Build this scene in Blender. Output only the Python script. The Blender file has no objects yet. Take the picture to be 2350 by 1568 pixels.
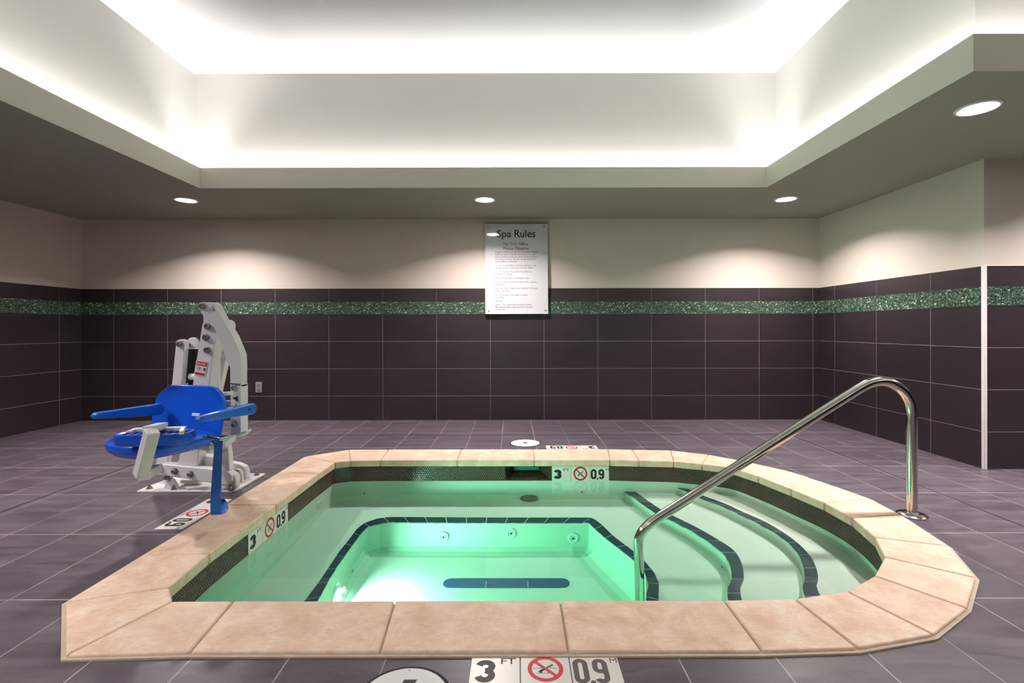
import bpy, bmesh, math, random
from mathutils import Vector, Matrix
from mathutils.geometry import delaunay_2d_cdt
random.seed(7)
S = bpy.context.scene
COL = S.collection
PI = math.pi

# ------------------------------------------------------------------ camera
F, HC, VX, VY, ROLL = 1120.0, 1.043, 1186.0, 753.0, math.radians(.1)
cam = bpy.data.cameras.new('camera')
co = bpy.data.objects.new('camera', cam); COL.objects.link(co)
cam.sensor_width = 36; cam.sensor_fit = 'HORIZONTAL'; cam.lens = F * 36 / 2350
cam.shift_x = -(VX - 1175) / 2350; cam.shift_y = -(784 - VY) / 2350
cam.clip_start = .02
co.matrix_world = Matrix.Translation((0, 0, HC)) @ Matrix.Rotation(PI / 2, 4, 'X') @ Matrix.Rotation(-ROLL, 4, 'Z')
S.camera = co

def d_(px, py):
    dx, dy = (px - VX) / F, (VY - py) / F
    c, s = math.cos(ROLL), math.sin(ROLL)
    return (dx * c - dy * s * 0, dy * c + dx * s)
def at(px, py, Y):                      # point at depth Y
    a, b = d_(px, py); return Vector((a * Y, Y, HC + b * Y))
def on(px, py, z):                      # point on a level z
    a, b = d_(px, py); t = (z - HC) / b; return Vector((a * t, t, z))

# ------------------------------------------------------------------ helpers
ORG = {}
def tag(o, label=None, cat=None, group=None, kind=None):
    if label: o['label'] = label
    if cat: o['category'] = cat
    if group: o['group'] = group
    if kind: o['kind'] = kind
    return o
def thing(name, loc, label, cat, group=None):
    o = bpy.data.objects.new(name, None); COL.objects.link(o); o.location = loc
    o.empty_display_size = .05
    ORG[o] = Vector(loc); return tag(o, label, cat, group)
def link(name, bm, mat, parent=None, smooth=False, bevel=0, seg=2, sub=0, angle=35):
    org = ORG.get(parent, Vector((0, 0, 0)))
    if parent: bmesh.ops.translate(bm, vec=-org, verts=bm.verts)
    bmesh.ops.recalc_face_normals(bm, faces=bm.faces)
    me = bpy.data.meshes.new(name); bm.to_mesh(me); bm.free()
    for m in (mat if isinstance(mat, (list, tuple)) else [mat]): me.materials.append(m)
    o = bpy.data.objects.new(name, me); COL.objects.link(o)
    if parent: o.parent = parent
    ORG[o] = org
    if bevel:
        b = o.modifiers.new('b', 'BEVEL'); b.width = bevel; b.segments = seg; b.limit_method = 'ANGLE'; b.angle_limit = math.radians(angle)
    if sub:
        s = o.modifiers.new('s', 'SUBSURF'); s.levels = s.render_levels = sub
    if smooth or bevel:
        me.polygons.foreach_set('use_smooth', [True] * len(me.polygons))
        try: me.set_sharp_from_angle(angle=math.radians(angle))
        except Exception: pass
    return o
def BM(): return bmesh.new()
def box(bm, lo, hi):
    x0, y0, z0 = lo; x1, y1, z1 = hi
    v = [bm.verts.new(p) for p in ((x0,y0,z0),(x1,y0,z0),(x1,y1,z0),(x0,y1,z0),(x0,y0,z1),(x1,y0,z1),(x1,y1,z1),(x0,y1,z1))]
    for f in ((0,3,2,1),(4,5,6,7),(0,1,5,4),(1,2,6,5),(2,3,7,6),(3,0,4,7)): bm.faces.new([v[i] for i in f])
    return v
def prism(bm, pts, vec):                # closed outline pushed along vec
    vec = Vector(vec)
    a = [bm.verts.new(p) for p in pts]; b = [bm.verts.new(Vector(p) + vec) for p in pts]
    bm.faces.new(a); bm.faces.new(b[::-1])
    n = len(a)
    for i in range(n): bm.faces.new((a[i], b[i], b[(i+1) % n], a[(i+1) % n]))
def frame_of(d):
    d = d.normalized(); up = Vector((0, 0, 1)) if abs(d.z) < .95 else Vector((0, 1, 0))
    s = d.cross(up).normalized(); return d, s, s.cross(d).normalized()
def bar(bm, a, b, w, h):                # rectangular bar
    a, b = Vector(a), Vector(b); d, s, u = frame_of(b - a)
    v = [bm.verts.new(p + s * (i * w / 2) + u * (j * h / 2)) for p in (a, b) for i, j in ((-1,-1),(1,-1),(1,1),(-1,1))]
    for f in ((0,1,2,3),(7,6,5,4),(0,4,5,1),(1,5,6,2),(2,6,7,3),(3,7,4,0)): bm.faces.new([v[i] for i in f])
def cyl(bm, a, b, r, n=24, r2=None, cap=True):
    a, b = Vector(a), Vector(b); d, s, u = frame_of(b - a); r2 = r if r2 is None else r2
    A = [bm.verts.new(a + (s * math.cos(t) + u * math.sin(t)) * r) for t in (2*PI*i/n for i in range(n))]
    B = [bm.verts.new(b + (s * math.cos(t) + u * math.sin(t)) * r2) for t in (2*PI*i/n for i in range(n))]
    for i in range(n): bm.faces.new((A[i], A[(i+1) % n], B[(i+1) % n], B[i]))
    if cap: bm.faces.new(A[::-1]); bm.faces.new(B)
def lathe(bm, c, axis, prof, n=32):     # prof: (radius, offset along axis)
    c = Vector(c); d, s, u = frame_of(Vector(axis)); rings = []
    for r, h in prof:
        if r <= 0: rings.append([bm.verts.new(c + d * h)]); continue
        rings.append([bm.verts.new(c + d * h + (s * math.cos(2*PI*i/n) + u * math.sin(2*PI*i/n)) * r) for i in range(n)])
    for A, B in zip(rings, rings[1:]):
        for i in range(n):
            j = (i + 1) % n
            if len(A) == 1 and len(B) > 1: bm.faces.new((A[0], B[j], B[i]))
            elif len(B) == 1 and len(A) > 1: bm.faces.new((A[i], A[j], B[0]))
            elif len(A) > 1: bm.faces.new((A[i], A[j], B[j], B[i]))
def tube(bm, pts, r, n=20):
    pts = [Vector(p) for p in pts]; rings = []
    ref = None
    for i, p in enumerate(pts):
        d = (pts[min(i+1, len(pts)-1)] - pts[max(i-1, 0)]).normalized()
        if ref is None: ref = d.cross(Vector((0, 1, .01))).normalized()
        s = (ref - d * ref.dot(d)).normalized(); ref = s; u = d.cross(s)
        rings.append([bm.verts.new(p + (s * math.cos(2*PI*k/n) + u * math.sin(2*PI*k/n)) * r) for k in range(n)])
    for A, B in zip(rings, rings[1:]):
        for i in range(n): bm.faces.new((A[i], A[(i+1) % n], B[(i+1) % n], B[i]))
    bm.faces.new(rings[0][::-1]); bm.faces.new(rings[-1])
def spline(P, m=8):
    P = [Vector(p) for p in P]; out = []
    Q = [P[0] * 2 - P[1]] + P + [P[-1] * 2 - P[-2]]
    for i in range(1, len(Q) - 2):
        a, b, c, d = Q[i-1], Q[i], Q[i+1], Q[i+2]
        for k in range(m):
            t = k / m
            out.append(.5 * ((2*b) + (c - a) * t + (2*a - 5*b + 4*c - d) * t*t + (3*b - a - 3*c + d) * t**3))
    out.append(P[-1]); return out
def cdt(bm, outer, holes, zf):          # flat polygon with holes, z from zf(x, y)
    pts, loops = [], []
    for L in [outer] + holes:
        s = len(pts); pts += [Vector((p[0], p[1])) for p in L]; loops.append(list(range(s, s + len(L))))
    edges = [(L[i], L[(i+1) % len(L)]) for L in loops for i in range(len(L))]
    v, e, f, *_ = delaunay_2d_cdt(pts, edges, [], 0, 1e-6)
    def inside(c, L):
        r = False; n = len(L)
        for i in range(n):
            a, b = L[i], L[(i+1) % n]
            if (a[1] > c[1]) != (b[1] > c[1]) and c[0] < (b[0]-a[0]) * (c[1]-a[1]) / (b[1]-a[1]) + a[0]: r = not r
        return r
    vs = [bm.verts.new((p.x, p.y, zf(p.x, p.y))) for p in v]
    for t in f:
        c = sum((v[i] for i in t), Vector((0, 0))) / len(t)
        if inside(c, outer) and not any(inside(c, h) for h in holes): bm.faces.new([vs[i] for i in t])
    for q in [q for q in bm.verts if not q.link_faces]: bm.verts.remove(q)

# ------------------------------------------------------------------ materials
class N:
    def __init__(s, name):
        s.m = bpy.data.materials.new(name); s.m.use_nodes = True; s.t = s.m.node_tree; s.n = s.t.nodes; s.l = s.t.links
        s.b = s.n['Principled BSDF']; s.out = s.n['Material Output']
    def new(s, k, **p):
        o = s.n.new(k)
        for a, v in p.items(): setattr(o, a, v)
        return o
    def set(s, sock, v):
        if hasattr(v, 'links') or isinstance(v, bpy.types.NodeSocket): s.l.new(v, sock)
        else: sock.default_value = v
    def math(s, op, a, b=0, c=0):
        o = s.new('ShaderNodeMath', operation=op)
        for i, v in enumerate((a, b, c)):
            if i < len(o.inputs): s.set(o.inputs[i], v)
        return o.outputs[0]
    def vm(s, op, a, b=(0, 0, 0)):
        o = s.new('ShaderNodeVectorMath', operation=op); s.set(o.inputs[0], a); s.set(o.inputs[1], b); return o
    def mix(s, f, a, b):
        o = s.new('ShaderNodeMix', data_type='RGBA'); s.set(o.inputs[0], f)
        for k, v in ((6, a), (7, b)): s.set(o.inputs[k], (*v, 1) if isinstance(v, tuple) and len(v) == 3 else v)
        return o.outputs[2]
    def ramp(s, f, *st):
        o = s.new('ShaderNodeValToRGB'); s.set(o.inputs[0], f)
        while len(o.color_ramp.elements) < len(st): o.color_ramp.elements.new(.5)
        for e, (p, c) in zip(o.color_ramp.elements, st): e.position = p; e.color = (*c, 1) if not isinstance(c, float) else (c, c, c, 1)
        return o.outputs[0]
    def pos(s): return s.new('ShaderNodeNewGeometry').outputs['Position']
    def xyz(s, v):
        o = s.new('ShaderNodeSeparateXYZ'); s.set(o.inputs[0], v); return o.outputs
    def comb(s, x, y, z):
        o = s.new('ShaderNodeCombineXYZ')
        for i, v in enumerate((x, y, z)): s.set(o.inputs[i], v)
        return o.outputs[0]
    def noise(s, v, sc, det=3, rough=.55, dist=0):
        o = s.new('ShaderNodeTexNoise'); s.set(o.inputs['Vector'], v); o.inputs['Scale'].default_value = sc
        o.inputs['Detail'].default_value = det; o.inputs['Roughness'].default_value = rough; o.inputs['Distortion'].default_value = dist
        return o.outputs[0]
    def bump(s, h, st=.2, dist=.01):
        o = s.new('ShaderNodeBump'); o.inputs['Strength'].default_value = st; o.inputs['Distance'].default_value = dist
        s.set(o.inputs['Height'], h); s.l.new(o.outputs[0], s.b.inputs['Normal'])
    def col(s, c): s.set(s.b.inputs['Base Color'], (*c, 1) if isinstance(c, tuple) else c)
    def rough(s, r): s.set(s.b.inputs['Roughness'], r)
def plain(name, c, r=.5, metal=0, spec=.5):
    k = N(name); k.col(c); k.rough(r); k.b.inputs['Metallic'].default_value = metal; k.b.inputs['Specular IOR Level'].default_value = spec
    return k.m
def emit(name, c, st):
    k = N(name); k.b.inputs['Emission Color'].default_value = (*c, 1); k.b.inputs['Emission Strength'].default_value = st; k.col(c); return k.m
def paint(name, c):
    k = N(name); n = k.noise(k.pos(), 260, 3); k.col(k.mix(k.noise(k.pos(), 1.3, 2), tuple(x * .97 for x in c), c)); k.rough(.62); k.bump(n, .12, .002); return k.m
def lines(k, c, step, off, w):          # 1 on a joint line
    t = k.math('DIVIDE', k.math('SUBTRACT', c, off), step)
    t = k.math('SUBTRACT', t, k.math('ROUND', t))
    return k.math('LESS_THAN', k.math('MULTIPLY', k.math('ABSOLUTE', t), step), w / 2)
def cellid(k, c, step, off): return k.math('FLOOR', k.math('DIVIDE', k.math('SUBTRACT', c, off), step))

M = {}
M['wall'] = paint('painted wall', (.66, .575, .505))
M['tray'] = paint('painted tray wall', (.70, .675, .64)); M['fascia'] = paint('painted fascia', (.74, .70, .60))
M['ceil'] = paint('white ceiling paint', (.88, .88, .90))
M['soffit'] = paint('shaded soffit paint', (.33, .315, .255))  # one cream paint: soffit darkened for its shade, fascia lightened as lit

def wall_tile(axis, off):               # dark porcelain wall tile
    k = N('dark wall tile'); x, y, z = k.xyz(k.pos()); u = (x, y)[axis]
    g = k.math('MAXIMUM', lines(k, u, .6105, off, .0042), lines(k, z, .3095, .273, .0042))
    top = k.math('GREATER_THAN', z, 1.26)      # strip above the glass band has no row joint
    g = k.math('MAXIMUM', lines(k, u, .6105, off, .0042), k.math('MULTIPLY', lines(k, z, .3095, .273, .0042), k.math('SUBTRACT', 1, top)))
    cid = k.comb(cellid(k, u, .6105, off), cellid(k, z, .3095, .273), axis)
    w = k.new('ShaderNodeTexWhiteNoise'); k.set(w.inputs[0], cid)
    n = k.noise(k.vm('MULTIPLY', k.pos(), (1, 1, 3)).outputs[0], 5, 4)
    base = k.mix(n, (.022, .0145, .018), (.032, .0225, .0275))
    base = k.mix(k.math('MULTIPLY', w.outputs[0], .35), base, (.042, .029, .034))
    k.col(k.mix(g, base, (.20, .165, .18))); k.rough(k.math('ADD', .36, k.math('MULTIPLY', g, .4)))
    k.bump(k.math('ADD', k.math('MULTIPLY', g, -1), k.math('MULTIPLY', n, .2)), .25, .002); return k.m
M['tile_x'] = wall_tile(0, -4.575); M['tile_y'] = wall_tile(1, 5.27); M['tile_a'] = wall_tile(0, 3.45)

k = N('slate floor tile'); x, y, z = k.xyz(k.pos())
u = k.math('ADD', x, k.math('MULTIPLY', k.math('SUBTRACT', y, 1.55), .0115))
g = k.math('MAXIMUM', lines(k, u, .3075, -.722, .0044), lines(k, y, .597, 1.878, .0050))
w = k.new('ShaderNodeTexWhiteNoise'); k.set(w.inputs[0], k.comb(cellid(k, u, .3075, -.722), cellid(k, y, .597, 1.878), 0))
gr = k.noise(k.vm('ADD', k.vm('MULTIPLY', k.pos(), (1.2, 7, 1)).outputs[0], w.outputs[1]).outputs[0], 2.2, 5, .68, .5)
fine = k.noise(k.vm('MULTIPLY', k.pos(), (1, 2.2, 1)).outputs[0], 75, 3, .7)
base = k.ramp(gr, (.28, (.054, .042, .054)), (.5, (.086, .067, .084)), (.72, (.125, .101, .122)))
base = k.mix(k.math('MULTIPLY', w.outputs[0], .3), base, (.135, .112, .134))
base = k.mix(k.math('MULTIPLY', k.math('GREATER_THAN', fine, .66), .45), base, (.26, .22, .25))
jn = k.noise(k.pos(), 3.1, 3)
k.col(k.mix(k.math('MULTIPLY', g, k.ramp(jn, (.35, .35), (.6, .9))), base, (.46, .40, .42)))
k.rough(k.ramp(gr, (.3, .34), (.7, .46)))
k.bump(k.math('ADD', k.math('MULTIPLY', g, -1), k.math('MULTIPLY', gr, .5)), .22, .002)
M['floor'] = k.m

k = N('green glass pebbles'); v = k.new('ShaderNodeTexVoronoi', voronoi_dimensions='3D'); k.set(v.inputs['Vector'], k.pos()); v.inputs['Scale'].default_value = 72
big = k.noise(k.pos(), 5.5, 2); r = k.xyz(v.outputs['Color'])
base = k.ramp(r[0], (.0, (.02, .05, .03)), (.4, (.05, .115, .06)), (.7, (.07, .13, .10)), (.92, (.20, .25, .18)), (1., (.6, .66, .55)))
base = k.mix(k.math('MULTIPLY', k.math('SUBTRACT', big, .35), 1.2), base, (.055, .10, .085))
e = k.ramp(v.outputs['Distance'], (.0, 1.), (.55, .75), (.85, 0.))
k.col(k.mix(e, (.03, .035, .028), base)); k.rough(.16); k.bump(e, .9, .006); M['pebble'] = k.m

def penny(name, dark, light, grout):
    k = N(name); uv = k.new('ShaderNodeUVMap').outputs[0]; p = k.vm('MULTIPLY', uv, (1 / .0165, 1 / .0285, 0)).outputs[0]
    def cell(q):
        c = k.vm('SUBTRACT', k.vm('FRACTION', q).outputs[0], (.5, .5, 0)).outputs[0]
        return k.vm('LENGTH', k.vm('MULTIPLY', c, (1, 1.732, 0)).outputs[0]).outputs['Value']
    d = k.math('MINIMUM', cell(p), cell(k.vm('ADD', p, (.5, .5, 0)).outputs[0]))
    m = k.math('LESS_THAN', d, .41)
    n = k.noise(k.vm('MULTIPLY', uv, (60, 60, 0)).outputs[0], 1, 2)
    k.col(k.mix(m, grout, k.mix(n, dark, light))); k.rough(k.math('SUBTRACT', .75, k.math('MULTIPLY', m, .58)))
    k.bump(k.ramp(d, (.25, 1.), (.45, 0.)), .6, .003); return k.m
M['penny'] = penny('brown penny mosaic', (.008, .005, .003), (.050, .028, .018), (.15, .105, .075))

k = N('beige travertine coping'); oi = k.new('ShaderNodeObjectInfo').outputs['Random']
P_ = k.vm('ADD', k.pos(), k.comb(k.math('MULTIPLY', oi, 40), 0, 0)).outputs[0]
a = k.noise(P_, 9, 5, .66, .4); b = k.noise(k.vm('MULTIPLY', P_, (1, 3.5, 1)).outputs[0], 26, 3, .7); c = k.noise(P_, 150, 3, .6)
base = k.ramp(a, (.32, (.62, .41, .28)), (.5, (.75, .545, .40)), (.66, (.83, .67, .54)))
base = k.mix(k.math('MULTIPLY', k.ramp(b, (.5, 0.), (.68, 1.)), .38), base, (.56, .34, .20))
base = k.mix(k.math('MULTIPLY', k.ramp(c, (.54, 0.), (.66, 1.)), .3), base, (.52, .34, .22))
base = k.mix(k.math('MULTIPLY', oi, .25), base, (.78, .58, .44))
k.col(base); k.rough(.55); k.bump(k.math('ADD', b, c), .15, .002); M['stone'] = k.m
k = N('sand grout'); k.col(k.mix(k.noise(k.pos(), 30, 4), (.42, .33, .25), (.58, .48, .38))); k.rough(.85); k.bump(k.noise(k.pos(), 200), .3, .003); M['grout'] = k.m

k = N('white spa plaster'); k.col(k.mix(k.noise(k.pos(), 9, 4), (.62, .65, .56), (.68, .70, .625))); k.rough(.6); M['plaster'] = k.m
k = N('navy step tile'); k.col(k.mix(k.noise(k.pos(), 12, 3), (.008, .019, .035), (.013, .034, .062))); k.rough(.25); M['navy'] = k.m
M['light_grout'] = plain('pale tile grout', (.55, .62, .58), .7)

# clear water: Fresnel reflection over see-through, tinted by absorption in its depth
k = N('spa water'); k.n.remove(k.b)
tr = k.new('ShaderNodeBsdfTransparent'); gl = k.new('ShaderNodeBsdfGlossy'); gl.inputs['Roughness'].default_value = .0
fr = k.new('ShaderNodeFresnel'); fr.inputs['IOR'].default_value = 1.33
bp = k.new('ShaderNodeBump'); bp.inputs['Strength'].default_value = .06; bp.inputs['Distance'].default_value = .01
k.set(bp.inputs['Height'], k.noise(k.pos(), 3.2, 2)); k.l.new(bp.outputs[0], gl.inputs['Normal']); k.l.new(bp.outputs[0], fr.inputs['Normal'])
mx = k.new('ShaderNodeMixShader'); k.l.new(fr.outputs[0], mx.inputs[0]); k.l.new(tr.outputs[0], mx.inputs[1]); k.l.new(gl.outputs[0], mx.inputs[2])
k.l.new(mx.outputs[0], k.out.inputs['Surface'])
va = k.new('ShaderNodeVolumeAbsorption'); va.inputs['Color'].default_value = (.44, .84, .71, 1); va.inputs['Density'].default_value = 1.45
k.l.new(va.outputs[0], k.out.inputs['Volume']); M['water'] = k.m

k = N('brushed stainless steel'); k.col((.62, .59, .54)); k.b.inputs['Metallic'].default_value = 1; k.rough(.13); M['steel'] = k.m
M['bolt'] = plain('dull steel bolt', (.30, .27, .24), .38, 1)
M['white_metal'] = plain('white powder coated metal', (.72, .71, .71), .35)
M['white_plastic'] = plain('white plastic', (.78, .77, .76), .4)
M['blue'] = plain('blue moulded plastic', (.004, .085, .62), .28)
M['blue_arm'] = plain('blue plastic arm', (.004, .13, .58), .35)
k = N('blue webbing strap'); x, y, z = k.xyz(k.pos()); k.col((.003, .10, .42)); k.rough(.6)
k.bump(k.math('SINE', k.math('MULTIPLY', z, 1600)), .25, .002); M['strap'] = k.m
M['black'] = plain('black plastic', (.012, .012, .014), .4)
M['dark'] = plain('dark grey opening', (.03, .03, .032), .6)
M['ink'] = plain('black ink', (.018, .018, .018), .5)
M['ink_soft'] = plain('weathered grey ink', (.09, .075, .075), .6)
M['red'] = plain('red ink', (.55, .012, .02), .45)
M['ceramic'] = plain('white marker tile', (.76, .72, .67), .3)
M['sign'] = plain('white acrylic', (.60, .59, .61), .07)
M['alu'] = plain('white edge trim', (.74, .68, .70), .4)
M['seal'] = plain('dark joint sealant', (.012, .010, .012), .7)
M['teal'] = plain('teal weir flap', (.01, .22, .22), .35)
M['lamp'] = emit('downlight lens', (1, .97, .93), 30)
M['poollamp'] = emit('underwater lamp lens', (.85, 1, 1), 14)
M['reflector'] = plain('satin lamp reflector', (.75, .72, .68), .25, .6)

# ------------------------------------------------------------------ room
XL, XR, YB, YR, ZS, ZT, ZC = -4.94, 3.432, 5.54, 3.584, 2.284, 2.465, 3.38
XE, YF, ZTILE = 6.0, -3.4, 1.493
G0, G1 = 1.203, 1.342                    # glass band
def st(o): return tag(o, kind='structure')
def wallbox(name, lo, hi, tile, slab):
    bm = BM(); box(bm, lo, hi); n = len(bm.faces)
    box(bm, *slab); bm.faces.ensure_lookup_table()
    for f in bm.faces[n:]: f.material_index = 1
    return st(link(name, bm, [M['wall'], tile]))
T = .012
wallbox('wall_back', (XL-.15, YB+T, -.3), (XR+.15, YB+.2, 3.6), M['tile_x'], ((XL, YB, -.002), (XR, YB+T+.001, ZTILE)))
wallbox('wall_left', (XL-.2, YF, -.3), (XL-T, YB+T, 3.6), M['tile_y'], ((XL-T-.001, YF, -.002), (XL, YB, ZTILE)))
wallbox('wall_right', (XR+T, YR+T, -.3), (XR+.2, YB+T, 3.6), M['tile_y'], ((XR, YR+T, -.002), (XR+T+.001, YB, ZTILE)))
wallbox('wall_alcove', (XR+.2, YR+T, -.3), (XE+.2, YR+.2, 3.6), M['tile_a'], ((XR+T, YR, -.002), (XE, YR+T+.001, ZTILE)))
wallbox('wall_east', (XE, YF, -.3), (XE+.2, YR+T, 3.6), M['tile_y'], ((XE-T, YF, -.002), (XE+.001, YR, ZTILE)))
wallbox('wall_front', (XL-.2, YF-.2, -.3), (XE+.2, YF, 3.6), M['tile_x'], ((XL, YF-.001, -.002), (XE, YF+T, ZTILE)))
for i, (lo, hi) in enumerate([((XL+.004, YB-.004, G0), (XR-.004, YB+.004, G1)), ((XL-.004, YF+.02, G0), (XL+.004, YB-.004, G1)),
                 ((XR-.004, YR+T, G0), (XR+.004, YB-.004, G1)), ((XR+.012, YR-.004, G0), (XE-.02, YR+.004, G1))]):
    bm = BM(); box(bm, lo, hi); st(link('trim_%d' % (i+1), bm, M['pebble']))
bm = BM(); box(bm, (XR-.012, YR-.012, .0), (XR+.012, YR+.012, ZTILE+.004)); st(link('trim_5', bm, M['alu'], bevel=.003))
bm = BM(); box(bm, (XR+.012, YR-.006, ZTILE-.001), (XE-T, YR+.006, ZTILE+.006)); st(link('trim_6', bm, M['alu']))

# ceiling tray outline (lip of the opening) and the tray walls behind it
LX0, LX1, LY1, LY2, LX2, LY0, GAP = -2.80, 2.214, 4.316, 2.364, 5.2, -1.6, .16
lip = [(LX0, LY0), (LX2, LY0), (LX2, LY2), (LX1, LY2), (LX1, LY1), (LX0, LY1)]
tray = [(LX0-GAP, LY0-GAP), (LX2+GAP, LY0-GAP), (LX2+GAP, LY2+GAP), (LX1+GAP, LY2+GAP), (LX1+GAP, LY1+GAP), (LX0-GAP, LY1+GAP)]
lipo = [(LX0-.03, LY0-.03), (LX2+.03, LY0-.03), (LX2+.03, LY2+.03), (LX1+.03, LY2+.03), (LX1+.03, LY1+.03), (LX0-.03, LY1+.03)]
def ring(bm, A, B, za, zb):
    a = [bm.verts.new((*p, za)) for p in A]; b = [bm.verts.new((*p, zb)) for p in B]; n = len(a)
    for i in range(n): bm.faces.new((a[i], a[(i+1) % n], b[(i+1) % n], b[i]))
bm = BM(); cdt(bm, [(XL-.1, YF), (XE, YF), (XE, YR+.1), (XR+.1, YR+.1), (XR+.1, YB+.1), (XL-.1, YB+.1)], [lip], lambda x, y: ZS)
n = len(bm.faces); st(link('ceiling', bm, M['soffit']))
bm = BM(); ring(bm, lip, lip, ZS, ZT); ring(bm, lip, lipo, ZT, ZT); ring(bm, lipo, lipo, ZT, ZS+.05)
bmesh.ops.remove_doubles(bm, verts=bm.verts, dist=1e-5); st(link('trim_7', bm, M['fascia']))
bm = BM(); ring(bm, tray, tray, ZS+.05, ZC); ring(bm, lipo, tray, ZS+.05, ZS+.05); bmesh.ops.remove_doubles(bm, verts=bm.verts, dist=1e-5); st(link('wall_upper', bm, M['tray']))
bm = BM(); cdt(bm, tray, [], lambda x, y: ZC); st(link('ceiling.001', bm, M['ceil']))

# ------------------------------------------------------------------ spa outline
IN = [(395,1377),(388,1345),(480,1268),(633,1156),(729,1085),(768,1060),(805,1055),(873,1055),(1049,1055),(1226,1056),(1400,1057),(1466,1058),(1545,1060),(1610,1066),(1675,1074),(1740,1095),(1814,1124),(1891,1156),(1955,1191),(2007,1236),(2030,1281),(2006,1324),(1942,1359),(1822,1376),(1660,1379),(1284,1378),(905,1378),(535,1377)]
OUT = [(150,1500),(155,1377),(333,1268),(515,1157),(636,1083),(697,1046),(802,1030),(892,1030),(1059,1030),(1223,1031),(1395,1032),(1450,1033),(1538,1035),(1625,1045),(1705,1060),(1812,1084),(1908,1116),(1998,1148),(2066,1184),(2176,1256),(2238,1329),(2218,1399),(2141,1459),(1967,1489),(1747,1495),(1303,1494),(870,1495),(430,1497)]
ZK = .015
inn = [on(*p, ZK).xy for p in IN]; out = [on(*p, ZK).xy for p in OUT]
for i in (2, 3, 4): inn[i].x = -1.406; out[i].x = -1.701
out[1].x = out[5].x = -1.701
for i in range(7, 11): inn[i].y = 3.80; out[i].y = 4.14
for i in (24, 25, 26, 27): inn[i].y = 1.842; out[i].y = 1.553
inn[6].y = 3.79; out[6].y = 4.135
def offset(L, d):                        # outward for clockwise-in-plan loops
    n = len(L); r = []
    area = sum(L[i].x * L[(i+1) % n].y - L[(i+1) % n].x * L[i].y for i in range(n))
    sg = 1 if area > 0 else -1
    for i in range(n):
        a, b, c = L[i-1], L[i], L[(i+1) % n]
        n1 = Vector(((b-a).y, -(b-a).x)).normalized() * sg; n2 = Vector(((c-b).y, -(c-b).x)).normalized() * sg
        m = (n1 + n2).normalized(); r.append(b + m * (d / max(.5, m.dot(n1))))
    return r
# smooth right-hand curve of the tiled wall: extra points by spline on the arc
def densify(L, i0, i1, m):
    seg = spline([Vector((*L[i], 0)) for i in range(i0, i1+1)], m)
    return L[:i0] + [p.xy for p in seg] + L[i1+1:]
W0 = offset(inn, .012)
W = densify(W0, 12, 24, 4)
ZW = -.148
def lev(t):                              # seat and step levels fall gently towards the near side
    return lambda x, y: ZW - t * (.50 - .10 * (y - 2))
def onl(px, py, t):
    z = ZW - t * .4
    for _ in range(12):
        p = on(px, py, z); z = lev(t)(0, p.y)
    return Vector((p.x, p.y, z))
T1, T2, T3, T4 = .14, .28, .47, .98

spa = thing('spa_pool', (0, 2.8, 0), 'sunken spa pool with green lit water, beige stone coping and curved entry steps', 'hot tub')

# coping stones
n = len(inn)
for i in range(n):
    j = (i + 1) % n
    a, b, c, d = inn[i], inn[j], out[j], out[i]
    g = .003
    e1 = (b - a).normalized() * g; e2 = (c - d).normalized() * g
    q = [a + e1, b - e1, c - e2, d + e2]
    bm = BM()
    prism(bm, [Vector((p.x, p.y, -.036)) for p in q], (0, 0, ZK + .036))
    link('coping_stone', bm, M['stone'], spa, bevel=.007, seg=3)
go = offset(out, .012)
bm = BM(); gi = offset(inn, .010)
vs = []
for zz, L in ((.006, go), (.006, gi)): vs.append([bm.verts.new((p.x, p.y, zz)) for p in L])
lo = [bm.verts.new((p.x, p.y, -.034)) for p in gi]; lo2 = [bm.verts.new((p.x, p.y, -.01)) for p in go]
for i in range(n):
    j = (i+1) % n
    bm.faces.new((vs[0][i], vs[0][j], vs[1][j], vs[1][i])); bm.faces.new((vs[1][i], vs[1][j], lo[j], lo[i])); bm.faces.new((vs[0][i], vs[0][j], lo2[j], lo2[i]))
link('coping_grout', bm, M['grout'], spa)

# deck with the opening for the spa
bm = BM(); cdt(bm, [(XL-.1, YF), (XE+.1, YF), (XE+.1, YR+.1), (XR+.1, YR+.1), (XR+.1, YB+.1), (XL-.1, YB+.1)], [[tuple(p) for p in offset(out, -.05)]], lambda x, y: 0)
st(link('floor', bm, M['floor']))
# dark expansion joint, a rectangle around the spa
bm = BM(); jx0, jx1, jy0, jy1, w_ = -2.94, 2.65, -1.2, 4.755, .005
box(bm, (jx0-w_, jy0, -.004), (jx0+w_, jy1+w_, .0014)); box(bm, (jx1-w_, jy0, -.004), (jx1+w_, jy1+w_, .0014))
box(bm, (jx0, jy1-w_, -.004), (jx1, jy1+w_, .0014)); box(bm, (jx0, jy0-w_, -.004), (jx1, jy0+w_, .0014)); st(link('trim_8', bm, M['seal']))

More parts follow.
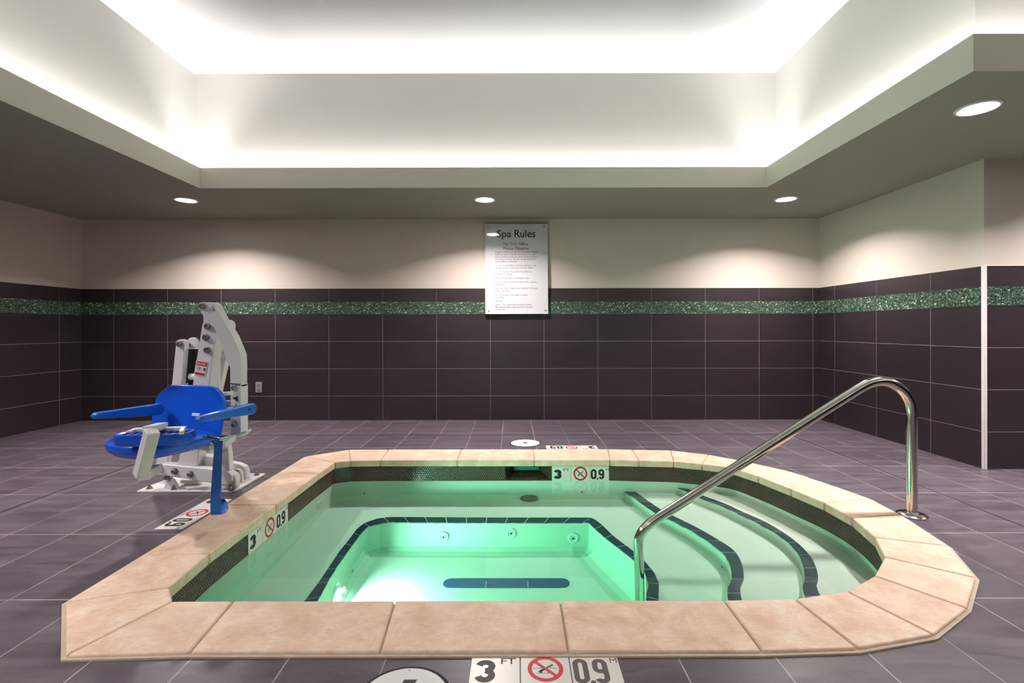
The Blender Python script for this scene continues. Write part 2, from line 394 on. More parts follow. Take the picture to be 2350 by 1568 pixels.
# wall of the basin: mosaic band above the water, plaster below; skimmer mouth left open
SKX0, SKX1, SKZ0, SKZ1 = at(1158, 0, 3.812).x, at(1265, 0, 3.812).x, -.146, -.040
def wall_strip(bm, L, z0, z1, closed=True, uvs=True, skip=None):
    uvl = bm.loops.layers.uv.verify(); u = 0; m = len(L)
    for i in range(m if closed else m - 1):
        a, b = L[i], L[(i+1) % m]; ln = (b - a).length
        segs = [(0, 1, z0, z1)]
        if skip and abs(a.y - 3.812) < .004 and abs(b.y - 3.812) < .004:
            f = lambda X: (X - a.x) / (b.x - a.x)
            s0, s1 = max(0, f(skip[0])), min(1, f(skip[1]))
            if s0 < 1 and s1 > 0:
                segs = [(0, s0, z0, z1)] * (s0 > 0) + [(s0, s1, z0, skip[2]), (s0, s1, skip[3], z1)] + [(s1, 1, z0, z1)] * (s1 < 1)
        for t0, t1, za, zb in segs:
            p, q = a.lerp(b, t0), a.lerp(b, t1)
            f_ = bm.faces.new([bm.verts.new(v) for v in ((p.x,p.y,za),(q.x,q.y,za),(q.x,q.y,zb),(p.x,p.y,zb))])
            for l, uv in zip(f_.loops, ((u+ln*t0, za), (u+ln*t1, za), (u+ln*t1, zb), (u+ln*t0, zb))): l[uvl].uv = uv
        u += ln
bm = BM(); wall_strip(bm, W, ZW-.003, -.02, skip=(SKX0, SKX1, SKZ0, SKZ1)); link('mosaic_band', bm, M['penny'], spa)
# plaster shell: walls, seat, steps, footwell
P_out = [(699,1378),(736,1329),(757,1297),(777,1267),(798,1241),(819,1213),(837,1200),(867,1190),(893,1187),(1122,1189),(1359,1190),(1380,1206),(1407,1233),(1452,1267),(1478,1290),(1500,1316),(1511,1342),(1510,1378)]
P_in = [(729,1378),(755,1329),(775,1297),(796,1267),(815,1241),(832,1219),(843,1209),(871,1201),(893,1199),(1126,1201),(1350,1201),(1362,1213),(1388,1236),(1433,1271),(1458,1291),(1478,1315),(1487,1345),(1481,1378)]
po = [onl(*p, T3).xy for p in P_out]; pi_ = [onl(*p, T3).xy for p in P_in]
po = [Vector((po[0].x - .03, 2.22))] + po + [Vector((po[-1].x - .05, 2.22))]
pi_ = [Vector((pi_[0].x - .03, 2.27))] + pi_ + [Vector((pi_[-1].x - .05, 2.27))]
bm = BM()
wall_strip(bm, W, -.75, ZW-.003)
cdt(bm, [tuple(p) for p in W], [[tuple(p) for p in pi_]], lev(T3))
# footwell wall with a rounded foot
fc = pi_; prof = [(0, T3), (0, T4-.16), (.012, T4-.07), (.04, T4-.02), (.085, T4)]
loops = []
for ins, t in prof:
    L = offset(fc, -ins) if ins else fc
    loops.append([bm.verts.new((p.x, p.y, lev(t)(0, p.y))) for p in L])
for A, B in zip(loops, loops[1:]):
    for i in range(len(A)): bm.faces.new((A[i], A[(i+1) % len(A)], B[(i+1) % len(A)], B[i]))
inn_f = [tuple(v.co.xy) for v in loops[-1]]
cdt(bm, inn_f, [], lev(T4))
S1o = [(1546,1104),(1594,1131),(1612,1140),(1666,1160),(1701,1177),(1751,1199),(1791,1222),(1826,1247),(1855,1276),(1871,1304),(1877,1333),(1879,1368)]
S1i = [(1532,1105),(1580,1134),(1600,1144),(1655,1165),(1694,1183),(1737,1204),(1776,1226),(1805,1247),(1830,1274),(1842,1304),(1846,1335),(1845,1371)]
S2o = [(1453,1125),(1476,1144),(1498,1160),(1523,1176),(1559,1194),(1601,1215),(1644,1240),(1684,1267),(1701,1297),(1706,1332),(1700,1377)]
S2i = [(1428,1125),(1451,1143),(1480,1164),(1509,1183),(1537,1196),(1580,1218),(1618,1242),(1656,1271),(1674,1300),(1678,1335),(1669,1377)]
def edge_line(P, t, ztop, zbot):
    L = [onl(*p, t).xy for p in P]
    d0 = (L[0] - L[1]).normalized(); L = [Vector((L[0].x + d0.x * .0, 3.81))] + [p for p in L if p.y < 3.77]
    d1 = (L[-1] - L[-2]).normalized(); L.append(Vector((L[-1].x + d1.x * .2, 1.835)))
    return L
s1o, s1i, s2o, s2i = edge_line(S1o, T1, 0, 0), edge_line(S1i, T1, 0, 0), edge_line(S2o, T2, 0, 0), edge_line(S2i, T2, 0, 0)
def dense(L, m=3): return [p.xy for p in spline([Vector((*p, 0)) for p in L], m)]
s1o, s1i, s2o, s2i = map(dense, (s1o, s1i, s2o, s2i))
def right_of(L):                         # basin outline to the right of a step edge
    xa, xb = L[0].x, L[-1].x
    arc = [p for p in W if (p.y > 2.8 and p.x > xa + .02) or (p.y <= 2.8 and p.x > xb + .02)]
    arc.sort(key=lambda p: -math.atan2(p.y - 2.8, p.x - .78) if p.x > .78 else (-9 + p.x * 0 if p.y > 2.8 else 9))
    return arc
def arc_between(L):
    idx = [i for i, p in enumerate(W) if p.x > .55]
    seg = [W[i] for i in idx]; up = [p for p in seg if p.y > 2.8 and p.x > L[0].x + .02]; dn = [p for p in seg if p.y <= 2.8 and p.x > L[-1].x + .02]
    up.sort(key=lambda p: p.x - 0 if p.y > 3.7 else 10 - p.y); dn.sort(key=lambda p: -p.y if p.x > 1.5 else 10 - p.x)
    return [p for p in seg if (p in up or p in dn)]
for L, t, tl in ((s1i, T1, T2), (s2i, T2, T3)):
    arc = arc_between(L)                 # runs back to front along W
    poly = [tuple(p) for p in arc] + [tuple(p) for p in L[::-1]]
    cdt(bm, poly, [], lev(t))
    A = [bm.verts.new((p.x, p.y, lev(t)(0, p.y))) for p in L]; B = [bm.verts.new((p.x, p.y, lev(tl + .02)(0, p.y))) for p in L]
    for i in range(len(A) - 1): bm.faces.new((A[i], A[i+1], B[i+1], B[i]))
link('basin', bm, M['plaster'], spa)
# navy edge tiles, set in pale grout
def edging(outer, inner, t, tl=.148):
    def resample(L):
        D = [0]
        for a, b in zip(L, L[1:]): D.append(D[-1] + (b - a).length)
        return D
    Do, Di = resample(outer), resample(inner)
    def pt(L, D, f):
        s = f * D[-1]
        for i in range(len(L) - 1):
            if s <= D[i+1] + 1e-9: return L[i].lerp(L[i+1], (s - D[i]) / max(1e-9, D[i+1] - D[i]))
        return L[-1]
    m = max(1, round(Do[-1] / tl)); g = BM(); b = BM(); zf = lev(t)
    sub = 3
    for i in range(m):
        ga = .003 / Do[-1]
        for q in range(sub):
            f0, f1 = (i + q / sub) / m, (i + (q+1) / sub) / m
            if q == 0: f0 += ga
            if q == sub - 1: f1 -= ga
            c = [pt(outer, Do, f0), pt(outer, Do, f1), pt(inner, Di, f1), pt(inner, Di, f0)]
            prism(b, [Vector((p.x, p.y, zf(0, p.y) - .004)) for p in c], (0, 0, .008))
            f0, f1 = (i + q / sub) / m, (i + (q+1) / sub) / m
            c = [pt(outer, Do, f0), pt(outer, Do, f1), pt(inner, Di, f1), pt(inner, Di, f0)]
            prism(g, [Vector((p.x, p.y, zf(0, p.y) - .004)) for p in c], (0, 0, .0065))
    o = link('edge_tile', b, M['navy'], spa); link('tile_grout', g, M['light_grout'], o)
for A, B, t in ((s1o, s1i, T1), (s2o, s2i, T2), (po, pi_, T3)): edging(A, B, t)
# navy stripe on the footwell floor
a, b = onl(1016, 1339, T4), onl(1306, 1339, T4); hw = .5 * abs(onl(1160, 1328, T4).y - onl(1160, 1349, T4).y)
bm = BM(); L = []
for i in range(13): t = PI/2 + PI * i / 12; L.append((a.x + hw + hw * math.cos(t), a.y + hw * math.sin(t)))
for i in range(13): t = -PI/2 + PI * i / 12; L.append((b.x - hw + hw * math.cos(t), a.y + hw * math.sin(t)))
prism(bm, [Vector((x, y, lev(T4)(0, y) - .004)) for x, y in L], (0, 0, .008)); fs = link('floor_stripe', bm, plain('blue floor stripe tile', (.02, .065, .20), .3), spa)
bm = BM()
bm.free()
for f_ in (.34, .67): bm = BM(); xx = a.x + (b.x - a.x) * f_; zz = lev(T4)(0, a.y); box(bm, (xx-.002, a.y-hw, zz-.01), (xx+.002, a.y+hw, zz+.0058)); link('tile_grout', bm, M['light_grout'], fs)

# skimmer mouth
bm = BM(); uvl = bm.loops.layers.uv.verify()
bx0, bx1 = SKX0 + .062, SKX1 - .088; yb = 3.812 + .13
fr_ = [(SKX0, 3.8125, SKZ0), (SKX1, 3.8125, SKZ0), (SKX1, 3.8125, SKZ1+.01), (SKX0, 3.8125, SKZ1+.01)]
bk_ = [(bx0, yb, -.108), (bx1, yb, -.108), (bx1, yb, SKZ1+.01), (bx0, yb, SKZ1+.01)]
A = [bm.verts.new(p) for p in fr_]; B = [bm.verts.new(p) for p in bk_]
for i in range(4):
    j = (i+1) % 4; f_ = bm.faces.new((A[i], A[j], B[j], B[i]))
    for l in f_.loops: l[uvl].uv = (l.vert.co.x, l.vert.co.y + l.vert.co.z) if i in (0, 2) else (l.vert.co.y, l.vert.co.z)
f_ = bm.faces.new(B)
for l in f_.loops: l[uvl].uv = (l.vert.co.x, l.vert.co.z)
sk = link('skimmer_mouth', bm, M['penny'], spa)
bm = BM(); box(bm, (bx0+.004, yb-.02, -.10), (bx1-.004, yb-.012, -.035)); link('weir_flap', bm, M['teal'], sk, bevel=.002)

# suction cover on the seat
c = onl(1214, 1143, T3)
bm = BM(); lathe(bm, c, (0, 0, 1), [(.080, -.005), (.080, .008), (.072, .024), (.045, .034), (.012, .037), (.010, .040), (0, .041)], 40)
link('suction_cover', bm, plain('dark green suction cover', (.012, .03, .028), .3), spa, smooth=True)

# water jets
def jet(c, nrm, r=.03, name='jet'):
    bm = BM(); lathe(bm, c, nrm, [(r, -.004), (r, .003), (r*.86, .007), (r*.6, .006), (r*.5, .001), (r*.36, .001), (r*.34, .006), (0, .006)], 28)
    o = link(name, bm, M['white_plastic'], spa, smooth=True)
    bm = BM(); lathe(bm, Vector(c) + Vector(nrm) * .0065, nrm, [(r*.2, 0), (r*.2, .002), (0, .002)], 16); link('nozzle', bm, M['dark'], o)
def on_y(px, py, Y): return at(px, py, Y)
yb_ = pi_[10].y
for px, py in ((1017,1232),(1172,1224),(1314,1236)): jet(at(px, py, yb_ - .001), (0, -1, 0), .036)
for px, py in ((836,1131),(1334,1129)): jet(at(px, py, 3.811), (0, -1, 0), .028)
def on_x(px, py, X):
    a_, b_ = d_(px, py); return Vector((X, X / a_, HC + b_ * X / a_))
for px, py in ((731,1155),): jet(on_x(px, py, -1.417), (1, 0, 0), .022)
def on_wall(px, py, L):                  # where the sight line meets an upright face over the polyline L
    a_, b_ = d_(px, py)
    for p, q in zip(L, L[1:]):
        dx, dy = q.x - p.x, q.y - p.y; den = a_ * dy - dx
        if abs(den) < 1e-9: continue
        # (a t, t) = p + s (q-p)
        s = (p.x - a_ * p.y) / (a_ * dy - dx)
        if 0 <= s <= 1:
            t = p.y + s * dy
            nr = Vector((dy, -dx, 0)).normalized()
            if nr.dot(Vector((a_, 1, 0))) > 0: nr = -nr
            if t > .5: return Vector((a_ * t, t, HC + b_ * t)), nr
left_wall = pi_[0:6]
r_ = on_wall(805, 1310, left_wall)
if r_: jet(r_[0] , Vector((1, -.1, 0)).normalized(), .026)
r_ = on_wall(1659, 1303, [p for p in s2i if p.y < 2.85])
if r_: jet(r_[0], r_[1], .026)
# underwater lamp in the footwell wall
def at_left(px, py):
    r = on_wall(px, py, left_wall); return r[0] if r else Vector((-1.0, 2.6, -.42))
lampn = Vector((1, -.12, -.05)).normalized()
LP = []
for px, py, r in ((769,1372,.055),(783,1354,.022)):
    c = at_left(px, py); LP.append(c)
    bm = BM(); lathe(bm, c, lampn, [(r*1.25, -.004), (r*1.25, .006), (r, .012), (r, .008)], 32); o = link('lamp_bezel', bm, M['white_plastic'], spa, smooth=True)
    bm = BM(); lathe(bm, c + lampn * .008, lampn, [(r, 0), (r*.7, .006), (0, .009)], 32); link('lamp_lens', bm, M['poollamp'], o, smooth=True)

# water
wl = offset(W, .004)
bm = BM(); cdt(bm, [tuple(p) for p in wl], [], lambda x, y: ZW)
top = list(bm.faces)
r = bmesh.ops.extrude_face_region(bm, geom=top); vs = [v for v in r['geom'] if isinstance(v, bmesh.types.BMVert)]
for v in vs: v.co.z = -.72
w_ob = link('water', bm, M['water']); tag(w_ob, 'clear green tinted water filling the sunken spa', 'water', kind='stuff')

# ------------------------------------------------------------------ depth markers
def text_bm(s, size, sx=1, bold=0, align='CENTER', spacing=1, line=1):
    cu = bpy.data.curves.new('t', 'FONT'); cu.body = s; cu.size = size; cu.align_x = align; cu.align_y = 'CENTER'
    cu.offset = bold; cu.space_character = spacing; cu.space_line = line; cu.resolution_u = 6
    ob = bpy.data.objects.new('t', cu); COL.objects.link(ob); dg = bpy.context.evaluated_depsgraph_get(); dg.update()
    me = bpy.data.meshes.new_from_object(ob.evaluated_get(dg)); bm = BM(); bm.from_mesh(me)
    bpy.data.objects.remove(ob); bpy.data.curves.remove(cu); bpy.data.meshes.remove(me)
    xs = [v.co.x for v in bm.verts]; ys = [v.co.y for v in bm.verts]
    cy = (min(ys) + max(ys)) / 2; cx = (min(xs) + max(xs)) / 2 if align == 'CENTER' else 0
    for v in bm.verts: v.co.x = (v.co.x - cx) * sx; v.co.y -= cy
    return bm, (max(xs) - min(xs)) * sx, max(ys) - min(ys)
def place(bm, O, U, V, du, dv, lift, scale=None, fit=None, ext=None):
    """lay a flat text mesh on a surface with origin O and axes U, V"""
    Nn = U.cross(V)
    if ext:
        r = bmesh.ops.extrude_face_region(bm, geom=list(bm.faces)); 
        for v in [v for v in r['geom'] if isinstance(v, bmesh.types.BMVert)]: v.co.z += ext
    for v in bm.verts:
        p = v.co.copy()
        v.co = O + U * (du + p.x) + V * (dv + p.y) + Nn * (lift + p.z)
    return bm
def glyph(s, w, h, bold=0):              # a text stretched to w x h
    bm, a, b = text_bm(s, .1, 1, bold)
    for v in bm.verts: v.co.x *= w / a; v.co.y *= h / b
    return bm
def curve_strip(pts, w, loop=False):     # flat ribbon along 2-D points
    bm = BM(); L = []; R = []; m = len(pts)
    for i, p in enumerate(pts):
        a_, b_ = (pts[i-1], pts[(i+1) % m]) if loop else (pts[max(i-1, 0)], pts[min(i+1, m-1)])
        d = (Vector(b_) - Vector(a_)).normalized(); nn = Vector((-d.y, d.x)) * w / 2
        L.append(bm.verts.new((p[0]+nn.x, p[1]+nn.y, 0))); R.append(bm.verts.new((p[0]-nn.x, p[1]-nn.y, 0)))
    for i in range(m if loop else m-1): j = (i+1) % m; bm.faces.new((L[i], R[i], R[j], L[j]))
    return bm
def shift(bm, x, y, z=0):
    for v in bm.verts: v.co += Vector((x, y, z))
    return bm
def numeral_bm(ch, h, w, st_):
    """heavy condensed numerals drawn as ribbons: 3, 0 and 9"""
    hw, hh = w/2 - st_/2, h/2 - st_/2; r = hw
    def arc(cx, cy, rx, ry, a0, a1, n=14): return [(cx + rx*math.cos(math.radians(a0+(a1-a0)*i/n)), cy + ry*math.sin(math.radians(a0+(a1-a0)*i/n))) for i in range(n+1)]
    if ch == '0':
        return [curve_strip(arc(0, hh-r, r, r, 0, 180) + arc(0, -hh+r, r, r, 180, 360), st_, True)]
    if ch == '9':
        m = h*.06
        p = [(hw, m + r*.6)] + arc(0, hh-r, r, r, 0, 180) + arc(0, m+r*.55-r*.25, r, r*.9, 180, 360)
        q = [(hw, hh-r), (hw, 0)] + arc(0, -hh+r, r, r, 0, -160)
        return [curve_strip(p, st_), shift(curve_strip(q, st_), 0, 0, .0004)]
    m = 0.01 * h
    ry = (hh + m) / 2
    p = arc(0, hh-ry*.95, r, ry*.95, 165, -90); q = arc(0, -hh+ry*.98, r*1.02, ry*.98, 90, -165)
    return [curve_strip(p, st_), shift(curve_strip(q, st_), 0, 0, .0004)]
def join(bms):
    bm = BM()
    for b in bms:
        me = bpy.data.meshes.new('j'); b.to_mesh(me); b.free(); bm.from_mesh(me); bpy.data.meshes.remove(me)
    return bm
TS = .147
def marker(kind, O, U, V, label, group, ts=TS, hs=TS, ink='ink', caption=True, up=0):
    """one ceramic marker tile; O is its centre"""
    O, U, V = Vector(O), Vector(U), Vector(V); Nn = U.cross(V)
    t = thing('depth_marker', O, label, 'depth marker', group)
    bm = BM(); prism(bm, [O + U*a*ts/2 + V*b*hs/2 + Nn*.0001 for a, b in ((-1,-1),(1,-1),(1,1),(-1,1))], Nn*.0022)
    link('tile', bm, M['ceramic'], t, bevel=.001, seg=1)
    L = .0026; q = hs / .147
    if kind == '3':
        link('numeral', place(join(numeral_bm('3', .092*q, .062, .0215)), O, U, V, -.030, -.006*q + up, L), M[ink], t)
        link('unit_text', place(glyph('FT', .046, .026*q, .0008), O, U, V, .040, .042*q - .004 + up*.8, L), M[ink], t)
    elif kind == '9':
        link('numeral', place(join([shift(b, -.046, 0) for b in numeral_bm('0', .100*q, .046, .0165)] + [shift(b, .014, 0) for b in numeral_bm('9', .100*q, .046, .0165)]), O, U, V, 0, -.006*q + up, L), M[ink], t)
        bm = BM(); lathe(bm, O + U*-.0155 + V*(-.052*q + up) + Nn*L, Nn, [(.0075, 0), (.0075, .0004), (0, .0005)], 16); link('point', bm, M[ink], t)
        link('unit_text', place(glyph('M', .022, .021*q), O, U, V, .060, .043*q - .003 + up*.8, L), M[ink], t)
    else:
        cy = .006 + up*.8 if caption else 0; R = .048
        fig = [curve_strip([(-.038, .002+cy), (-.006, .002+cy)], .0016), curve_strip([(.012, .003+cy), (.036, .003+cy)], .0016),
               curve_strip([(-.030, -.019+cy), (.022, -.019+cy)], .0010), curve_strip([(.024, .018+cy), (.004, .004+cy), (-.008, -.006+cy)], .006),
               curve_strip([(-.008, -.004+cy), (-.014, -.010+cy), (-.014, -.018+cy)], .008), curve_strip([(.002, -.004+cy), (.010, -.014+cy), (.006, -.018+cy)], .003),
               curve_strip([(-.012, -.006+cy), (-.022, -.014+cy)], .003)]
        link('diver_pictogram', place(join(fig), O, U, V, 0, 0, L), M['ink'], t)
        ringp = [(R*math.cos(2*PI*i/48), R*math.sin(2*PI*i/48)+cy) for i in range(48)]
        link('prohibition_ring', place(join([curve_strip(ringp, .0125, True), shift(curve_strip([(-R*.7, R*.7+cy), (R*.7, -R*.7+cy)], .009), 0, 0, .0004)]), O, U, V, 0, 0, L+.0003), M['red'], t)
        if caption: link('caption', place(glyph('NO DIVING', .096, .0135, .0006), O, U, V, 0, -.058 + up*.6, L), M['ink'], t)
X3, Y3 = Vector((1, 0, 0)), Vector((0, 1, 0)); Z3 = Vector((0, 0, 1))
names = {'3': ('depth tile reading 3 FT', ), 'n': ('no-diving tile with red ring', ), '9': ('depth tile reading 0.9 M', )}
def row(where, f, group, ks, **kw):
    for i, kd in enumerate(ks): marker(kd, *f(i), names[kd][0] + ' ' + where, group, **kw)
row('on the deck against the near coping', lambda i: ((-.1445 + .0765 + .1535*i, 1.470, .0), X3, Y3), 'depth marker tiles at the near edge', '3n9', ink='ink_soft', ts=.1505, hs=.155, up=.017)
row('upside down on the deck behind the far coping', lambda i: ((.625 - .149*i, 4.245, .0), -X3, -Y3), 'depth marker tiles behind the far coping', '3n9')
row('on the deck below the blue lift seat', lambda i: ((-1.812, 2.905 - .149*i, .0), -Y3, X3), 'depth marker tiles beside the left coping', '3n9')
hw_ = .116
row('set in the far mosaic wall of the spa', lambda i: ((at(1266, 0, 3.81).x + .0735 + .149*i, 3.811, -.0945), X3, Z3), 'depth marker tiles on the far spa wall', '3n9', hs=hw_, caption=False)
row('set in the left mosaic wall of the spa', lambda i: ((-1.417, 2.568 + .0735 + .149*i, -.0945), Y3, Z3), 'depth marker tiles on the left spa wall', '3n9', hs=hw_, caption=False)

# skimmer lids
def lid(c, r, label, vent):
    t = thing('skimmer_lid', c, label, 'access lid', 'round skimmer lids in the deck'); c = Vector(c)
    bm = BM(); lathe(bm, c, (0, 0, 1), [(r+.012, .0), (r+.012, .0016), (r+.002, .0022), (r+.001, .0008)], 48); link('collar', bm, M['seal'], t)
    bm = BM(); lathe(bm, c, (0, 0, 1), [(r, -.004), (r, .0045), (r-.006, .0065), (r-.02, .0065), (r-.024, .0052), (0, .0052)], 48); link('cover', bm, M['white_plastic'], t, smooth=True)
    bm = BM()
    if vent:
        prism(bm, [c + Vector(p) for p in ((-.018, .045, .005), (-.012, .078, .005), (.026, .078, .005), (.018, .045, .005), (.02, .0, .005), (-.02, 0, .005))], (0, 0, .0009))
        link('finger_slot', bm, M['black'], t)
        bm = BM(); lathe(bm, c + Vector((-.005, r-.012, .006)), (0, 0, 1), [(.003, 0), (.003, .001), (0, .001)], 12); link('screw', bm, M['bolt'], t)
    else:
        lathe(bm, c + Z3*.005, (0, 0, 1), [(.02, 0), (.02, .001), (0, .001)], 24); link('finger_slot', bm, M['black'], t)
        bm = BM(); box(bm, (c.x-.03, c.y+.055, .0052), (c.x-.005, c.y+.065, .006)); link('embossed_mark', bm, M['reflector'], t); bm = BM(); box(bm, (c.x+.005, c.y-.075, .0052), (c.x+.03, c.y-.065, .006)); link('embossed_mark', bm, M['reflector'], t)
lid((-.322, 1.362, 0), .128, 'white round skimmer lid with black slot, on near deck beside 3 FT tile', True)
lid((.075, 4.41, 0), .130, 'small white round lid on the far deck behind the coping', False)

# ------------------------------------------------------------------ handrail
YH = 2.70
pts = [at(2092, 1186, YH), at(2092, 1060, YH), at(2093, 985, YH), at(2093, 950, YH), at(2086, 922, YH), at(2068, 897, YH), at(2043, 882, YH), at(2018, 878, YH), at(1993, 884, YH), at(1970, 896, YH), at(1930, 921, YH), at(1800, 1003, YH), at(1660, 1093, YH), at(1560, 1158, YH), at(1508, 1191, YH), at(1482, 1211, YH), at(1468, 1230, YH), at(1464, 1250, YH), at(1466, 1300, YH), at(1467, 1360, YH), at(1469, 1420, YH)]
for p in pts[:4]: p.x = pts[0].x
hr = thing('handrail', (pts[0].x, YH, 0), 'polished steel handrail arching from the deck down into the spa steps', 'handrail')
bm = BM(); tube(bm, spline(pts, 6), .0265, 28); link('rail_tube', bm, M['steel'], hr, smooth=True, angle=60)
bm = BM(); lathe(bm, (pts[0].x, YH, 0), (0, 0, 1), [(.072, .0), (.072, .008), (.062, .016), (.038, .020), (.030, .028), (.027, .028)], 48); link('base_flange', bm, M['steel'], hr, smooth=True)
zb = lev(T4)(0, YH)
bm = BM(); lathe(bm, (pts[-1].x, YH, zb-.01), (0, 0, 1), [(.06, .0), (.06, .012), (.035, .022), (.027, .024)], 40)
link('base_flange', bm, M['steel'], hr, smooth=True)

# ------------------------------------------------------------------ sign
YS = YB - .03
sg = thing('sign', at(1185, 721, YS), 'white Spa Rules notice panel screwed to the back wall', 'sign')
A = [at(1113, 514, YS), at(1257, 514, YS), at(1258, 721, YS), at(1114, 721, YS)]
for p in A[:2]: p.y -= .0
for p in A[2:]: p.y -= .018
Ux = (A[1] - A[0]).normalized(); Vv = (A[0] - A[3]).normalized(); Nn = Ux.cross(Vv)
bm = BM(); prism(bm, A, -Nn*.005); link('panel', bm, M['sign'], sg, bevel=.001, seg=1)
def spos(px, py):
    u = (px - 1113) / 144; v = (py - 514) / 207
    return A[0].lerp(A[1], u).lerp(A[3].lerp(A[2], u), v)
def stext(name, s, px, py, wpx, hpx, mat, bold=0, align='CENTER'):
    bm = glyph(s, wpx / 202.2, hpx / 202.2, bold); place(bm, spos(px, py), Ux, Vv, 0, 0, .0008); link(name, bm, mat, sg)
stext('title_word', 'Spa', 1157, 539, 33, 22, M['ink'], .0012); stext('title_word', 'Rules', 1204.8, 536.5, 47.5, 17.5, M['ink'], .0012)
gi_ = plain('grey ink', (.10, .09, .09), .5); stext('subtitle_line', 'For Your Safety,', 1184.5, 560.5, 57, 8.5, gi_, .001); stext('subtitle_line', 'Please Observe', 1184.5, 570.5, 58, 7, gi_, .001)
body = ["Pregnant women and persons with heart disease,", "diabetes, high or low blood pressure, or other", "serious illness should not enter the spa without",
        "consulting a doctor. Do not use spa alone and", "unattended is prohibited.", "", "Do not exceed fifteen minutes in the spa. Long", "exposure may be hazardous to your health.", "",
        "Do not use spa when under the influence", "of alcohol or drugs.", "", "Please shower before entering the spa.", "", "Children under fourteen must be with a parent", "or guardian.", "",
        "No food, drink or glass items allowed in the spa", "area at any time.", "", "Do not use spa if the water is cloudy", "or unclear.", "", "No pets.", "",
        "Hotel is not responsible for loss or injury.", "Management may refuse service to anyone", "at any time."]
fine = plain('fine print ink', (.15, .13, .14), .5)
paras = '\n'.join(body).split('\n\n'); sxx = None
for p_, yc in zip(paras, (590.1, 612.8, 627.2, 639, 650.8, 665, 679.8, 691.6, 705.4)):
    bm, w0, h0 = text_bm(p_, .0272, 1, .0002, 'LEFT')
    if sxx is None: sxx = (98 / 202.2) / w0
    for v in bm.verts: v.co.x *= sxx
    place(bm, spos(1136, yc), Ux, Vv, 0, 0, .0008); link('paragraph_text', bm, fine, sg)
for px, py in ((1120,521),(1249,520),(1121,714),(1251,713)):
    bm = BM(); c = spos(px, py); cyl(bm, c - Nn*.028, c + Nn*.004, .009, 16); link('screw', bm, M['bolt'], sg)

# socket plate
c = at(594, 887, YB)
pl = thing('wall_socket', c, 'small grey socket plate on the dark tiles right of the pool lift', 'socket')
bm = BM(); box(bm, (c.x-.036, YB-.008, c.z-.06), (c.x+.036, YB, c.z+.06)); link('plate', bm, plain('grey socket plate', (.27, .24, .26), .4), pl, bevel=.003)
for dz in (-.028, .028):
    bm = BM(); box(bm, (c.x-.018, YB-.011, c.z+dz-.016), (c.x+.018, YB-.006, c.z+dz+.016)); o = link('receptacle', bm, plain('grey receptacle', (.20, .175, .19), .4), pl, bevel=.002)
    bm = BM(); box(bm, (c.x-.008, YB-.0115, c.z+dz-.006), (c.x-.005, YB-.0105, c.z+dz+.006)); box(bm, (c.x+.005, YB-.0115, c.z+dz-.006), (c.x+.008, YB-.0105, c.z+dz+.006)); link('slot', bm, M['dark'], o)

# ------------------------------------------------------------------ downlights
def downlight(x, y, label):
    t = thing('downlight', (x, y, ZS), label, 'ceiling light', 'unseen fill downlights added behind the viewpoint' if 'behind' in label else 'recessed downlights in the low ceiling')
    bm = BM(); lathe(bm, (x, y, ZS), (0, 0, -1), [(.105, .0), (.104, .005), (.092, .008), (.083, .004), (.078, .001)], 48); link('trim_ring', bm, M['white_plastic'], t, smooth=True)
    bm = BM(); lathe(bm, (x, y, ZS), (0, 0, -1), [(.080, .001), (.06, .003), (0, .004)], 40); link('lens', bm, M['lamp'], t)
    l = bpy.data.lights.new('downlight_lamp', 'AREA'); l.shape = 'DISK'; l.size = .13; l.energy = DL * (1.45 if 'behind' in label else 1); l.color = (1, .915, .89); l.spread = math.radians(138)  # unseen downlights run stronger as fill for the near coping
    o = bpy.data.objects.new('downlight_lamp', l); COL.objects.link(o); o.location = (x, y, ZS - .012)
DL = 37
downlight(-3.19, 4.71, 'recessed downlight left of the sign, above the pool lift')
downlight(-.307, 4.71, 'recessed downlight above the rules sign')
downlight(2.60, 4.71, 'recessed downlight right of the sign near the back right corner')
downlight(2.61, 2.76, 'large tilted recessed downlight at upper right above the handrail')
downlight(-3.45, 2.3, 'recessed downlight over the left deck')
for x, y in ((-3.3, 0.0), (-1.5, -2.3), (1.5, -2.3), (4.6, 3.0)): downlight(x, y, 'unseen fill downlight added behind the viewpoint')  # added out of view to fill the room with light

# cove strips on the ledge behind the lip
def cove(x0, y0, x1, y1, e):
    L = math.hypot(x1-x0, y1-y0)
    l = bpy.data.lights.new('cove_lamp', 'AREA'); l.shape = 'RECTANGLE'; l.size = L; l.size_y = .05; l.energy = e * L; l.color = (1, .985, .97)
    o = bpy.data.objects.new('cove_lamp', l); COL.objects.link(o)
    o.location = ((x0+x1)/2, (y0+y1)/2, ZS + .10)
    ax = Vector((x1-x0, y1-y0, 0)).normalized(); inw = Vector((-ax.y, ax.x, 0))
    if inw.dot(Vector(((LX0+1.9) - (x0+x1)/2, 1.4 - (y0+y1)/2, 0))) < 0: inw = -inw
    up = (Z3 * math.cos(.42) + inw * math.sin(.42)).normalized()
    o.rotation_euler = Matrix((ax, (-up).cross(ax), -up)).transposed().to_euler()
g = .08; CV = 6.6
cove(LX0-g, LY1+g, LX1+g, LY1+g, CV); cove(LX0-g, LY0-g, LX0-g, LY1+g, CV); cove(LX1+g, LY2+g, LX1+g, LY1+g, CV)
cove(LX1+g, LY2+g, LX2+g, LY2+g, CV); cove(LX2+g, LY0-g, LX2+g, LY2+g, CV); cove(LX0-g, LY0-g, LX2+g, LY0-g, CV)

